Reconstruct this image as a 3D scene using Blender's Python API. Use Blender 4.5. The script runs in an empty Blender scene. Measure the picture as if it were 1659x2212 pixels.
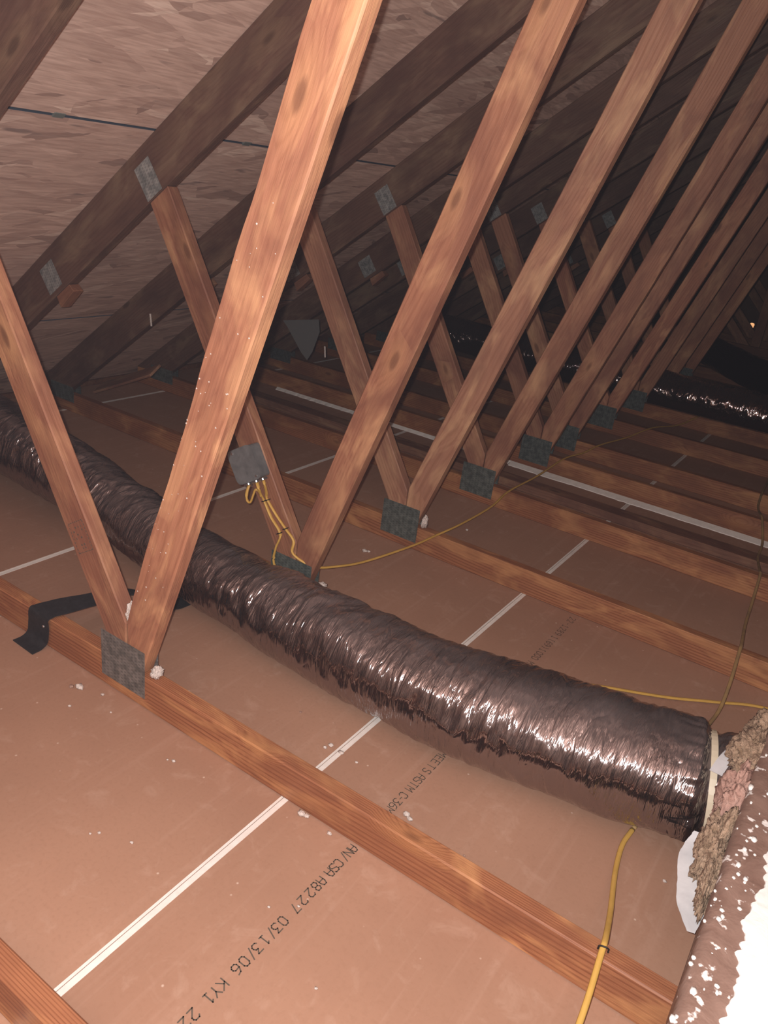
import bpy, bmesh, math, random
from mathutils import Vector, Matrix, noise

random.seed(7)
scene = bpy.context.scene
C = scene.collection

# ------------------------------------------------------------------ camera
CAM = Vector((1.260, -1.021, 1.222))
RIGHT = Vector((0.82313, 0.55467, 0.12167))
DOWN = Vector((0.31615, -0.26965, -0.90958))
FWD = Vector((-0.47171, 0.78717, -0.39732))
cam_data = bpy.data.cameras.new('camera')
cam_data.sensor_fit = 'HORIZONTAL'
cam_data.sensor_width = 36.0
cam_data.lens = 36.0 * 1669.3 / 1659.0
cam_data.clip_start = 0.02
cam = bpy.data.objects.new('camera', cam_data)
C.objects.link(cam)
m = Matrix.Identity(4)
for i in range(3):
    m[i][0] = RIGHT[i]; m[i][1] = -DOWN[i]; m[i][2] = -FWD[i]; m[i][3] = CAM[i]
cam.matrix_world = m
scene.camera = cam

# ------------------------------------------------------------------ world, flash, exposure
w = bpy.data.worlds.new('world'); scene.world = w
w.use_nodes = True
w.node_tree.nodes['Background'].inputs[0].default_value = (0.05, 0.05, 0.055, 1)
w.node_tree.nodes['Background'].inputs[1].default_value = 0.05
# thin dust in the attic air, lit by the flash
vs = w.node_tree.nodes.new('ShaderNodeVolumeScatter')
vs.inputs['Color'].default_value = (0.86, 0.84, 1.0, 1)
vs.inputs['Density'].default_value = 0.0006
w.node_tree.links.new(vs.outputs[0], w.node_tree.nodes['World Output'].inputs['Volume'])
fl = bpy.data.lights.new('phone_flash', 'POINT')
fl.energy = 112.0
fl.color = (1.0, 0.945, 0.905)
fl.shadow_soft_size = 0.006
flash = bpy.data.objects.new('phone_flash', fl)
C.objects.link(flash)
flash.location = CAM - RIGHT * 0.018 - DOWN * 0.015
scene.view_settings.view_transform = 'Standard'
scene.view_settings.look = 'None'
scene.view_settings.gamma = 1.0
scene.view_settings.exposure = 0.0
scene.view_settings.use_curve_mapping = False

# ------------------------------------------------------------------ node helpers
class NT:
    def __init__(s, name):
        s.mat = bpy.data.materials.new(name); s.mat.use_nodes = True
        s.t = s.mat.node_tree; s.b = s.t.nodes['Principled BSDF']
    def n(s, typ, **kw):
        nd = s.t.nodes.new(typ)
        for k, v in kw.items():
            if k.startswith('i_'):
                nd.inputs[int(k[2:])].default_value = v
            else:
                setattr(nd, k, v)
        return nd
    def l(s, a, b): s.t.links.new(a, b)
    def ramp(s, src, stops, interp='LINEAR'):
        r = s.n('ShaderNodeValToRGB'); r.color_ramp.interpolation = interp
        e = r.color_ramp.elements
        while len(e) < len(stops): e.new(0.5)
        for el, (p, c) in zip(e, stops):
            el.position = p; el.color = (c[0], c[1], c[2], 1) if not isinstance(c, (int, float)) else (c, c, c, 1)
        s.l(src, r.inputs[0]); return r.outputs[0]
    def mapping(s, src, scale=(1, 1, 1), rot=(0, 0, 0), loc=(0, 0, 0)):
        mp = s.n('ShaderNodeMapping'); mp.inputs['Scale'].default_value = scale
        mp.inputs['Rotation'].default_value = rot; mp.inputs['Location'].default_value = loc
        s.l(src, mp.inputs[0]); return mp.outputs[0]
    def noise(s, vec, scale=1.0, detail=2.0, rough=0.5, dist=0.0, out=0):
        nd = s.n('ShaderNodeTexNoise'); nd.inputs['Scale'].default_value = scale
        nd.inputs['Detail'].default_value = detail; nd.inputs['Roughness'].default_value = rough
        nd.inputs['Distortion'].default_value = dist
        s.l(vec, nd.inputs['Vector']); return nd.outputs[out]
    def mix(s, fac, a, b, typ='MIX'):
        nd = s.n('ShaderNodeMix', data_type='RGBA', blend_type=typ)
        for sock, v in ((nd.inputs[0], fac), (nd.inputs[6], a), (nd.inputs[7], b)):
            if hasattr(v, 'node'): s.l(v, sock)
            elif isinstance(v, (int, float)): sock.default_value = v
            else: sock.default_value = (v[0], v[1], v[2], 1)
        return nd.outputs[2]
    def math(s, op, a, b=0.0):
        nd = s.n('ShaderNodeMath', operation=op)
        for sock, v in ((nd.inputs[0], a), (nd.inputs[1], b)):
            if hasattr(v, 'node'): s.l(v, sock)
            else: sock.default_value = v
        return nd.outputs[0]
    def bump(s, h, strength=0.3, dist=0.01):
        b = s.n('ShaderNodeBump'); b.inputs['Strength'].default_value = strength
        b.inputs['Distance'].default_value = dist
        s.l(h, b.inputs['Height']); s.l(b.outputs[0], s.b.inputs['Normal']); return b
    def coords(s, rnd=True):
        tc = s.n('ShaderNodeTexCoord'); v = tc.outputs['Object']
        if rnd:
            oi = s.n('ShaderNodeObjectInfo')
            sc = s.n('ShaderNodeVectorMath', operation='SCALE'); sc.inputs[0].default_value = (37.0, 11.0, 23.0)
            s.l(oi.outputs['Random'], sc.inputs['Scale'])
            ad = s.n('ShaderNodeVectorMath', operation='ADD'); s.l(v, ad.inputs[0]); s.l(sc.outputs[0], ad.inputs[1])
            v = ad.outputs[0]; s.oi = oi
        return v
    def set(s, **kw):
        for k, v in kw.items():
            s.b.inputs[k.replace('_', ' ')].default_value = v

def plain(name, col, rough=0.6, metal=0.0):
    t = NT(name); t.set(Base_Color=(*col, 1), Roughness=rough, Metallic=metal); return t.mat

def make_wood(name, straight=False):
    t = NT(name); v = t.coords()
    kn = t.n('ShaderNodeTexVoronoi', feature='F1'); kn.inputs['Scale'].default_value = 1.0
    t.l(t.mapping(v, (5.0, 13.0, 13.0)), kn.inputs['Vector'])
    ks = t.n('ShaderNodeSeparateColor'); t.l(kn.outputs['Color'], ks.inputs[0])
    has = t.ramp(ks.outputs[0], [(0.62, 0.0), (0.66, 1.0)] if not straight else [(0.90, 0.0), (0.93, 1.0)])
    core = t.math('MULTIPLY', has, t.ramp(kn.outputs['Distance'], [(0.0, 1.0), (0.10, 0.85), (0.17, 0.0)]))
    halo = t.math('MULTIPLY', has, t.ramp(kn.outputs['Distance'], [(0.10, 1.0), (0.50, 0.0)]))
    warp = t.noise(t.mapping(v, (0.9, 5.0, 5.0) if not straight else (0.35, 2.0, 2.0)), 1.0, 2.0)
    wv = t.n('ShaderNodeTexWave', wave_type='BANDS', bands_direction='DIAGONAL')
    wv.inputs['Scale'].default_value = 46.0 if not straight else 125.0; wv.inputs['Distortion'].default_value = 0.0
    off = t.n('ShaderNodeCombineXYZ')
    sm = t.math('ADD', t.math('MULTIPLY', warp, 0.16 if not straight else 0.09), t.math('MULTIPLY', halo, 0.030))
    t.l(sm, off.inputs[2])
    mp = t.mapping(v, (0.015, 0.75, 1.0) if not straight else (0.003, 1.0, 0.5))
    ad = t.n('ShaderNodeVectorMath', operation='ADD'); t.l(mp, ad.inputs[0]); t.l(off.outputs[0], ad.inputs[1])
    t.l(ad.outputs[0], wv.inputs['Vector'])
    fine = t.noise(t.mapping(v, (6.0, 190.0, 190.0)), 1.0, 3.0, 0.6)
    blotch = t.noise(t.mapping(v, (4.5, 14.0, 14.0)), 1.0, 3.0, 0.6, 0.8)
    stain = t.noise(t.mapping(v, (2.2, 5.0, 5.0)), 1.0, 4.0, 0.65, 0.5)
    lo = 0.72 if straight else 0.25
    rings = t.math('MULTIPLY', t.ramp(wv.outputs['Color'], [(0.0, 1.0), (0.35, 0.25), (0.7, 0.0)]), t.math('ADD', lo, t.math('MULTIPLY', blotch, 0.35)))
    col = t.mix(rings, (0.44, 0.215, 0.132), (0.26, 0.105, 0.058))
    col = t.mix(t.ramp(fine, [(0.40, 0.0), (0.80, 0.38)]), col, (0.30, 0.130, 0.075))
    col = t.mix(t.ramp(blotch, [(0.48, 0.0), (0.68, 0.85)]), col, (0.66, 0.385, 0.215))
    col = t.mix(t.ramp(stain, [(0.36, 0.85), (0.56, 0.0)]), col, (0.24, 0.105, 0.070))
    col = t.mix(t.math('MULTIPLY', halo, 0.45), col, (0.62, 0.35, 0.18))
    col = t.mix(t.math('MULTIPLY', core, 0.80), col, (0.17, 0.075, 0.045))
    col = t.mix(1.0, col, t.oi.outputs['Color'], 'MULTIPLY')
    t.l(col, t.b.inputs['Base Color'])
    h = t.math('ADD', t.math('MULTIPLY', fine, 0.35), t.math('ADD', t.math('MULTIPLY', blotch, 0.9), t.math('MULTIPLY', halo, 0.8)))
    t.bump(h, 0.5, 0.007)
    t.set(Roughness=0.55); t.b.inputs['Specular IOR Level'].default_value = 0.35
    return t.mat

def make_osb():
    t = NT('strand_board'); v = t.coords()
    wob = t.noise(v, 9.0, 2.0, out=1)
    base = None
    layers = [(0.06, (30, 5.2, 1), 0.0), (-0.22, (26, 4.6, 1), 3.1), (0.34, (34, 6.5, 1), 7.7)]
    for i, (r, sc, o) in enumerate(layers):
        mv = t.mapping(v, (1, 1, 1), (0, 0, r), (o, o * 0.7, o))
        mv2 = t.mapping(mv, (sc[0], sc[1], 0.0))
        wsc = t.n('ShaderNodeVectorMath', operation='SCALE'); t.l(wob, wsc.inputs[0]); wsc.inputs['Scale'].default_value = 0.7
        ad = t.n('ShaderNodeVectorMath', operation='ADD'); t.l(mv2, ad.inputs[0]); t.l(wsc.outputs[0], ad.inputs[1])
        vo = t.n('ShaderNodeTexVoronoi', feature='F1'); vo.inputs['Scale'].default_value = 1.0
        t.l(ad.outputs[0], vo.inputs['Vector'])
        sep = t.n('ShaderNodeSeparateColor'); t.l(vo.outputs['Color'], sep.inputs[0])
        cc = t.ramp(sep.outputs[0], [(0.0, (0.34, 0.235, 0.20)), (0.10, (0.53, 0.37, 0.31)), (0.50, (0.64, 0.46, 0.385)), (0.88, (0.71, 0.52, 0.44)), (1.0, (0.82, 0.65, 0.55))])
        if base is None: base = cc
        else:
            mk = t.ramp(sep.outputs[1], [(0.58, 0.0), (0.64, 0.9)])
            base = t.mix(mk, base, cc)
    st = t.noise(t.mapping(v, (110, 12, 1)), 1.0, 2.0)
    base = t.mix(t.ramp(st, [(0.36, 0.40), (0.6, 0.0)]), base, (0.36, 0.225, 0.18))
    bl = t.noise(v, 1.7, 3.0)
    base = t.mix(t.ramp(bl, [(0.30, 0.45), (0.46, 0.0)]), base, (0.36, 0.24, 0.21))
    dk = t.noise(t.mapping(v, (22, 3.5, 1), loc=(3.3, 0, 0)), 1.0, 3.0, 0.6)
    base = t.mix(t.ramp(dk, [(0.66, 0.0), (0.72, 0.7)]), base, (0.20, 0.15, 0.14))
    t.l(base, t.b.inputs['Base Color'])
    t.bump(st, 0.3, 0.004)
    t.set(Roughness=0.75); t.b.inputs['Specular IOR Level'].default_value = 0.25
    return t.mat

def make_drywall():
    t = NT('drywall_kraft_paper'); v = t.coords()
    n1 = t.noise(v, 1.6, 4.0, 0.55)
    n2 = t.noise(t.mapping(v, (38, 1.2, 1)), 1.0, 3.0, 0.6)
    n3 = t.noise(v, 130.0, 2.0)
    n4 = t.noise(v, 16.0, 4.0, 0.65, 0.8)
    c = t.ramp(n1, [(0.3, (0.345, 0.195, 0.132)), (0.7, (0.425, 0.250, 0.172))])
    c = t.mix(t.ramp(n2, [(0.56, 0.0), (0.82, 0.34)]), c, (0.52, 0.345, 0.265))
    c = t.mix(t.ramp(n4, [(0.56, 0.0), (0.74, 0.45)]), c, (0.50, 0.335, 0.255))
    c = t.mix(t.ramp(n3, [(0.25, 0.25), (0.5, 0.0)]), c, (0.30, 0.165, 0.105))
    sp = t.n('ShaderNodeTexVoronoi'); sp.inputs['Scale'].default_value = 26.0; t.l(v, sp.inputs['Vector'])
    sep = t.n('ShaderNodeSeparateColor'); t.l(sp.outputs['Color'], sep.inputs[0])
    spot = t.math('MULTIPLY', t.ramp(sp.outputs['Distance'], [(0.03, 1.0), (0.08, 0.0)]), t.ramp(sep.outputs[0], [(0.66, 0.0), (0.72, 1.0)]))
    c = t.mix(t.math('MULTIPLY', spot, 0.7), c, (0.70, 0.56, 0.47))
    t.l(c, t.b.inputs['Base Color'])
    t.bump(n3, 0.12, 0.002)
    t.set(Roughness=0.72); t.b.inputs['Specular IOR Level'].default_value = 0.25
    return t.mat

def make_plate():
    t = NT('galvanised_nail_plate'); v = t.coords()
    mp = t.mapping(v, (1, 1, 1))
    br = t.n('ShaderNodeTexBrick'); br.offset = 0.5
    br.inputs['Scale'].default_value = 1.0; br.inputs['Mortar Size'].default_value = 0.0026
    br.inputs['Brick Width'].default_value = 0.009; br.inputs['Row Height'].default_value = 0.0125
    br.inputs['Color1'].default_value = (1, 1, 1, 1); br.inputs['Color2'].default_value = (0.6, 0.6, 0.6, 1); br.inputs['Mortar'].default_value = (0, 0, 0, 1)
    rv = t.n('ShaderNodeSeparateXYZ'); t.l(mp, rv.inputs[0])
    cb = t.n('ShaderNodeCombineXYZ'); t.l(rv.outputs[2], cb.inputs[0]); t.l(rv.outputs[0], cb.inputs[1])
    t.l(cb.outputs[0], br.inputs['Vector'])
    n = t.noise(v, 60, 3.0)
    c = t.mix(t.ramp(n, [(0.35, 0.0), (0.7, 1.0)]), (0.14, 0.145, 0.14), (0.30, 0.29, 0.28))
    c = t.mix(t.math('MULTIPLY', t.math('SUBTRACT', 1.0, br.outputs['Fac']), 0.35), c, (0.08, 0.08, 0.085))
    c = t.mix(1.0, c, t.oi.outputs['Color'], 'MULTIPLY')
    t.l(c, t.b.inputs['Base Color'])
    t.bump(br.outputs['Fac'], 0.8, 0.002)
    t.set(Metallic=0.35, Roughness=0.55)
    return t.mat

def make_foil(name, base, dust):
    t = NT(name); v = t.coords()
    geo = t.n('ShaderNodeNewGeometry'); sx = t.n('ShaderNodeSeparateXYZ'); t.l(geo.outputs['Normal'], sx.inputs[0])
    n1 = t.noise(v, 5.0, 4.0, 0.6)
    up = t.math('MULTIPLY', t.ramp(sx.outputs[2], [(0.25, 0.0), (0.95, 1.0)]), t.ramp(n1, [(0.35, 0.25), (0.65, 0.95)]))
    n2 = t.noise(t.mapping(v, (80, 10, 10)), 1.0, 3.0, 0.6, 0.5)
    n3 = t.noise(t.mapping(v, (22, 6, 6)), 1.0, 2.0, 0.5, 0.8)
    rid = t.math('ABSOLUTE', t.math('SUBTRACT', n2, 0.5)); rid3 = t.math('ABSOLUTE', t.math('SUBTRACT', n3, 0.5))
    h = t.math('ADD', t.math('MULTIPLY', rid, 0.65), t.math('MULTIPLY', rid3, 1.6))
    t.bump(h, 0.75, 0.012)
    c = t.mix(t.math('MULTIPLY', up, dust), base, (0.25, 0.18, 0.165))
    t.l(c, t.b.inputs['Base Color'])
    rr = t.math('ADD', 0.075, t.math('MULTIPLY', up, 0.34 * dust + 0.06)); t.l(rr, t.b.inputs['Roughness'])
    mt = t.math('SUBTRACT', 0.97, t.math('MULTIPLY', up, 0.8 * dust)); t.l(mt, t.b.inputs['Metallic'])
    return t.mat

def make_noisy(name, c1, c2, scale, rough=0.9, bump=0.5, dist=0.01, spots=None):
    t = NT(name); v = t.coords()
    n = t.noise(v, scale, 4.0, 0.65, 0.3)
    c = t.mix(t.ramp(n, [(0.32, 0.0), (0.68, 1.0)]), c1, c2)
    if spots:
        n2 = t.noise(v, spots[1], 3.0, 0.6)
        c = t.mix(t.ramp(n2, [(spots[2], 0.0), (spots[2] + 0.05, 1.0)]), c, spots[0])
    t.l(c, t.b.inputs['Base Color']); t.bump(n, bump, dist)
    t.set(Roughness=rough); return t.mat

M = dict(
    wood=make_wood('fir_lumber'), wood_straight=make_wood('straight_grained_lumber', True), osb=make_osb(), drywall=make_drywall(), plate=make_plate(),
    foil=make_foil('metallised_duct_film', (0.335, 0.305, 0.315), 0.30),
    foil_dark=make_foil('dark_duct_film', (0.40, 0.33, 0.32), 0.15),
    foil_black=make_foil('black_duct_jacket', (0.020, 0.020, 0.024), 0.05),
    white_paper=make_noisy('white_paper_edge', (0.78, 0.74, 0.70), (0.88, 0.85, 0.82), 40, 0.85, 0.1, 0.002),
    mastic=make_noisy('white_mastic', (0.80, 0.80, 0.79), (0.90, 0.90, 0.89), 30, 0.6, 0.4, 0.004),
    duct_board=make_noisy('aged_duct_board_facing', (0.19, 0.115, 0.090), (0.28, 0.185, 0.15), 22, 0.5, 0.5, 0.006, ((0.85, 0.83, 0.82), 42, 0.60)),
    fibreglass=make_noisy('dirty_fibreglass', (0.20, 0.135, 0.085), (0.46, 0.33, 0.24), 70, 1.0, 1.0, 0.01),
    fibre_pink=make_noisy('pinkish_fibreglass', (0.34, 0.20, 0.165), (0.48, 0.31, 0.26), 40, 1.0, 0.8, 0.01),
    fluff=make_noisy('white_insulation_fluff', (0.58, 0.50, 0.46), (0.82, 0.76, 0.72), 120, 1.0, 1.0, 0.006),
    fluff_dim=make_noisy('brown_insulation_crumb', (0.30, 0.17, 0.13), (0.52, 0.36, 0.29), 120, 1.0, 1.0, 0.006),
    cable=make_noisy('yellow_cable_sheath', (0.56, 0.34, 0.075), (0.68, 0.43, 0.11), 18, 0.45, 0.2, 0.002),
    cable_dusty=make_noisy('dusty_cable_sheath', (0.25, 0.165, 0.085), (0.44, 0.285, 0.11), 14, 0.7, 0.2, 0.002),
    strap=make_noisy('black_strap_fabric', (0.012, 0.012, 0.014), (0.022, 0.022, 0.026), 60, 0.65, 0.2, 0.002),
    box_metal=make_noisy('galvanised_box_steel', (0.11, 0.115, 0.12), (0.20, 0.205, 0.21), 20, 0.5, 0.1, 0.002),
    shiny=plain('bright_steel', (0.62, 0.62, 0.63), 0.25, 0.9),
    black=plain('black_staple_steel', (0.025, 0.022, 0.022), 0.4, 0.4),
    ink=plain('faded_printing_ink', (0.105, 0.082, 0.062), 0.9),
    ink_far=plain('faint_printing_ink', (0.17, 0.10, 0.07), 0.9),
    tie=plain('cream_nylon_tie', (0.62, 0.55, 0.42), 0.4),
    tape=make_noisy('grey_foil_tape', (0.50, 0.51, 0.54), (0.66, 0.67, 0.70), 14, 0.35, 0.3, 0.004),
    edge_seal=plain('blue_edge_sealer', (0.045, 0.060, 0.085), 0.8),
    felt=plain('black_roofing_felt', (0.018, 0.022, 0.030), 0.9),
    flap=plain('grey_paper_flap', (0.12, 0.125, 0.125), 0.9),
    steel_clip=plain('blue_grey_clip', (0.22, 0.26, 0.25), 0.5, 0.4),
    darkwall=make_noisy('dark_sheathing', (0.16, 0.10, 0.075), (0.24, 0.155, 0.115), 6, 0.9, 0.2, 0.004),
)
M['felt'].node_tree.nodes['Principled BSDF'].inputs['Specular IOR Level'].default_value = 0.1

# ------------------------------------------------------------------ object helpers
def link(name, me, mat, parent=None, loc=None, rot=None):
    o = bpy.data.objects.new(name, me)
    if mat is not None and not me.materials: me.materials.append(mat)
    C.objects.link(o)
    if parent is not None: o.parent = parent
    if loc is not None: o.location = loc
    if rot is not None: o.rotation_euler = rot
    return o

def from_bm(name, bm, smooth=False):
    bmesh.ops.recalc_face_normals(bm, faces=bm.faces)
    me = bpy.data.meshes.new(name); bm.to_mesh(me); bm.free()
    if smooth:
        for p in me.polygons: p.use_smooth = True
    return me

def empty(name, loc=(0, 0, 0)):
    o = bpy.data.objects.new(name, None); o.empty_display_size = 0.05
    C.objects.link(o); o.location = loc; return o

def tag(o, label, cat, group=None):
    o['label'] = label; o['category'] = cat
    if group: o['group'] = group
    return o

def add_box(bm, lo, hi):
    vs = [bm.verts.new((x, y, z)) for x in (lo[0], hi[0]) for y in (lo[1], hi[1]) for z in (lo[2], hi[2])]
    for f in ((0, 1, 3, 2), (4, 6, 7, 5), (0, 4, 5, 1), (2, 3, 7, 6), (0, 2, 6, 4), (1, 5, 7, 3)):
        bm.faces.new([vs[i] for i in f])
    return vs

def box_mesh(name, lo, hi, bevel=0.0):
    bm = bmesh.new(); add_box(bm, lo, hi)
    if bevel: bmesh.ops.bevel(bm, geom=list(bm.edges), offset=bevel, segments=1, affect='EDGES')
    return from_bm(name, bm)

def prism_mesh(name, pts, y0, y1, ang, org, bevel=0.003):
    """polygon pts (x, z) of a truss plane extruded y0..y1, expressed in a frame turned by ang about Y at org"""
    ca, sa = math.cos(ang), math.sin(ang)
    loc = [((x - org[0]) * ca + (z - org[1]) * sa, -(x - org[0]) * sa + (z - org[1]) * ca) for x, z in pts]
    bm = bmesh.new()
    a = [bm.verts.new((x, y0, z)) for x, z in loc]; b = [bm.verts.new((x, y1, z)) for x, z in loc]
    bm.faces.new(a); bm.faces.new(list(reversed(b)))
    n = len(loc)
    for i in range(n): bm.faces.new((a[i], b[i], b[(i + 1) % n], a[(i + 1) % n]))
    if bevel: bmesh.ops.bevel(bm, geom=list(bm.edges), offset=bevel, segments=1, affect='EDGES', clamp_overlap=True)
    return from_bm(name, bm)

def smooth_path(pts, n):
    """Catmull-Rom through pts"""
    P = [Vector(p) for p in pts]; P = [P[0] * 2 - P[1]] + P + [P[-1] * 2 - P[-2]]
    out = []
    segs = len(P) - 3
    for i in range(segs):
        p0, p1, p2, p3 = P[i:i + 4]
        for k in range(n):
            t = k / n
            out.append(0.5 * ((2 * p1) + (p2 - p0) * t + (2 * p0 - 5 * p1 + 4 * p2 - p3) * t * t + (3 * p1 - p0 - 3 * p2 + p3) * t ** 3))
    out.append(P[-2]); return out

def tube_bm(bm, path, rx, rz=None, seg=8, up=Vector((0, 0, 1))):
    rz = rz or rx
    rings = []
    for i, p in enumerate(path):
        d = (path[min(i + 1, len(path) - 1)] - path[max(i - 1, 0)]).normalized()
        s = d.cross(up)
        if s.length < 1e-4: s = d.cross(Vector((1, 0, 0)))
        s.normalize(); u = s.cross(d).normalized()
        rings.append([bm.verts.new(p + s * rx * math.cos(2 * math.pi * k / seg) + u * rz * math.sin(2 * math.pi * k / seg)) for k in range(seg)])
    for a, b in zip(rings, rings[1:]):
        for k in range(seg): bm.faces.new((a[k], a[(k + 1) % seg], b[(k + 1) % seg], b[k]))
    bm.faces.new(rings[0]); bm.faces.new(list(reversed(rings[-1])))

def ribbon_mesh(name, path, widths, width_dirs, thick):
    bm = bmesh.new(); rows = []
    for i, p in enumerate(path):
        d = (path[min(i + 1, len(path) - 1)] - path[max(i - 1, 0)]).normalized()
        wd = width_dirs[i].normalized(); nrm = d.cross(wd).normalized()
        wd = nrm.cross(d).normalized()
        a = wd * widths[i] * 0.5; t = nrm * thick * 0.5
        rows.append([bm.verts.new(p - a - t), bm.verts.new(p + a - t), bm.verts.new(p + a + t), bm.verts.new(p - a + t)])
    for r, q in zip(rows, rows[1:]):
        for k in range(4): bm.faces.new((r[k], r[(k + 1) % 4], q[(k + 1) % 4], q[k]))
    bm.faces.new(rows[0]); bm.faces.new(list(reversed(rows[-1])))
    return from_bm(name, bm)

def lump_mesh(name, size, seed, rough=0.45, sub=2):
    bm = bmesh.new(); bmesh.ops.create_icosphere(bm, subdivisions=sub, radius=1.0)
    o = Vector((seed * 3.7, seed * 1.3, seed * 2.1))
    for v in bm.verts:
        k = 1.0 + rough * (noise.noise(v.co * 1.6 + o) + 0.6 * noise.noise(v.co * 5.0 + o) + 0.45 * noise.noise(v.co * 12.0 + o))
        v.co = Vector((v.co.x * size[0], v.co.y * size[1], v.co.z * size[2])) * k
    return from_bm(name, bm, True)

# ------------------------------------------------------------------ dimensions
S = 0.6096; H = 0.019; CH = 0.089
PIT = 0.7565; ZR = 1.711            # underside of the roof boards: z = ZR + PIT * x on the near slope
ANG = math.atan(PIT); CA, SA = math.cos(ANG), math.sin(ANG)
RX = 0.86; RZ = ZR + PIT * RX       # ridge
XL = (0 - ZR) / PIT                  # where the near slope meets the ceiling boards
XR = 2 * RX - XL
Y0, Y1 = -2.35, 10.4
KS = [-1, 0, 1, 2, 3, 4, 4.6] + [5.6 + i for i in range(11)]

# ------------------------------------------------------------------ setting: floor (backs of the ceiling boards)
floor = empty('floor', (0, 0, 0)); floor['kind'] = 'structure'
seams = [0.507 + 1.2192 * i for i in range(-2, 4)]
xs = [XL - 0.35] + seams + [XR + 0.35]
sheet_ys = {}
text_sheet = None
for i in range(len(xs) - 1):
    x0, x1 = xs[i], xs[i + 1]
    y = Y0 - (0.0 if i % 2 else 1.219)
    while y < Y1:
        ya, yb = max(y, Y0), min(y + 3.6576, Y1)
        if yb - ya > 0.2:
            yj0 = ya + 0.0006; yj1 = yb - 0.0006
            cx, cy = (x0 + x1) / 2, (ya + yb) / 2
            me = box_mesh('drywall_sheet', (x0 + 0.0007 - cx, yj0 - cy, -0.0127), (x1 - 0.0007 - cx, yj1 - cy, 0.0), 0.0006)
            sh = link('drywall_sheet', me, M['drywall'], floor, (cx, cy, 0))
            for side, xe in ((-1, x0), (1, x1)):
                if xe in seams:
                    wdt = 0.0125 if side < 0 else 0.0062
                    lo, hi = (0.0007, wdt) if side > -1 and False else ((0.0008, wdt) if side < 0 else (-wdt, -0.0008))
                    bme = box_mesh('paper_edge', (lo, yj0 - cy, -0.004), (hi, yj1 - cy, 0.0006))
                    link('paper_edge', bme, M['white_paper'], sh, (xe - cx, 0, 0))
            if x0 < 0.7 < x1 and ya < 0.0 < yb and text_sheet is None: text_sheet = (sh, cx, cy)
        y += 3.6576

# ------------------------------------------------------------------ setting: roof boards
def roof_slope(name, sgn):
    root = empty(name, (RX, 0, RZ)); root['kind'] = 'structure'
    L = 4.35
    # s measured down the slope from the ridge; one joint lies at x = -0.60 on the near slope
    sj = (RX + 0.60) / CA
    rows = []
    s = sj - 2 * 1.2192
    while s < L:
        rows.append((max(s, 0.02), min(s + 1.2192, L))); s += 1.2192
    for r, (sa, sb) in enumerate(rows):
        if sb - sa < 0.1: continue
        y = Y0 - (1.22 if r % 2 else 0.05) - 0.5
        while y < Y1:
            ya, yb = max(y, Y0), min(y + 2.4384, Y1)
            if yb - ya > 0.15:
                cs, cy = (sa + sb) / 2, (ya + yb) / 2
                me = box_mesh('strand_board_panel', (-(sb - sa) / 2 + 0.0040, -(yb - ya) / 2 + 0.0018, 0.0), ((sb - sa) / 2 - 0.0040, (yb - ya) / 2 - 0.0012, 0.011), 0.0008)
                me.materials.append(M['osb']); me.materials.append(M['edge_seal'])
                for pf in me.polygons:
                    if abs(pf.normal.z) < 0.9: pf.material_index = 1
                o = link('strand_board_panel', me, None, root)
                # local X runs down the slope
                o.location = (-sgn * cs * CA, cy, -cs * SA)
                o.rotation_euler = (0, ANG, 0) if sgn < 0 else (0, -ANG, 0)
            y += 2.4384
    # metal clips in the joint midway between trusses
    if sgn > 0:
        for k in (-0.5, 0.48, 1.57, 2.5, 3.5, 6.1):
            me = box_mesh('panel_clip', (-0.009, -0.016, -0.0015), (0.009, 0.016, 0.006), 0.001)
            o = link('panel_clip', me, M['steel_clip'], root)
            o.location = (-sj * CA, k * S, -sj * SA); o.rotation_euler = (0, -ANG, 0)
    me = box_mesh('roofing_felt', (-L / 2, Y0, 0.0125), (L / 2, Y1, 0.02))
    o = link('roofing_felt', me, M['felt'], root)
    o.location = (-sgn * L / 2 * CA, 0, -L / 2 * SA); o.rotation_euler = (0, -sgn * ANG, 0)
    return root
roof_slope('ceiling', 1)
roof_slope('ceiling', -1)

# gable ends and eave closures
def gable(name, y):
    bm = bmesh.new()
    pts = [(XL - 0.3, -0.013), (XL - 0.3, 0.01), (RX, RZ + 0.03), (XR + 0.3, 0.01), (XR + 0.3, -0.013)]
    a = [bm.verts.new((p[0], y, p[1])) for p in pts]; b = [bm.verts.new((p[0], y + 0.012, p[1])) for p in pts]
    bm.faces.new(a); bm.faces.new(list(reversed(b)))
    for i in range(5): bm.faces.new((a[i], b[i], b[(i + 1) % 5], a[(i + 1) % 5]))
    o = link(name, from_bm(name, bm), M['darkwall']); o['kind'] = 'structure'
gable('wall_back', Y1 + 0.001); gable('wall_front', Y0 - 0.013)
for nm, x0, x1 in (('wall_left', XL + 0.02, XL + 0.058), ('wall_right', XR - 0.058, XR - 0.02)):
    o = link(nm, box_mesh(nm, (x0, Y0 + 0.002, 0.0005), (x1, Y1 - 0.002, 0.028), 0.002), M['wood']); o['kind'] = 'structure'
    o.color = (0.4, 0.36, 0.36, 1)

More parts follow.
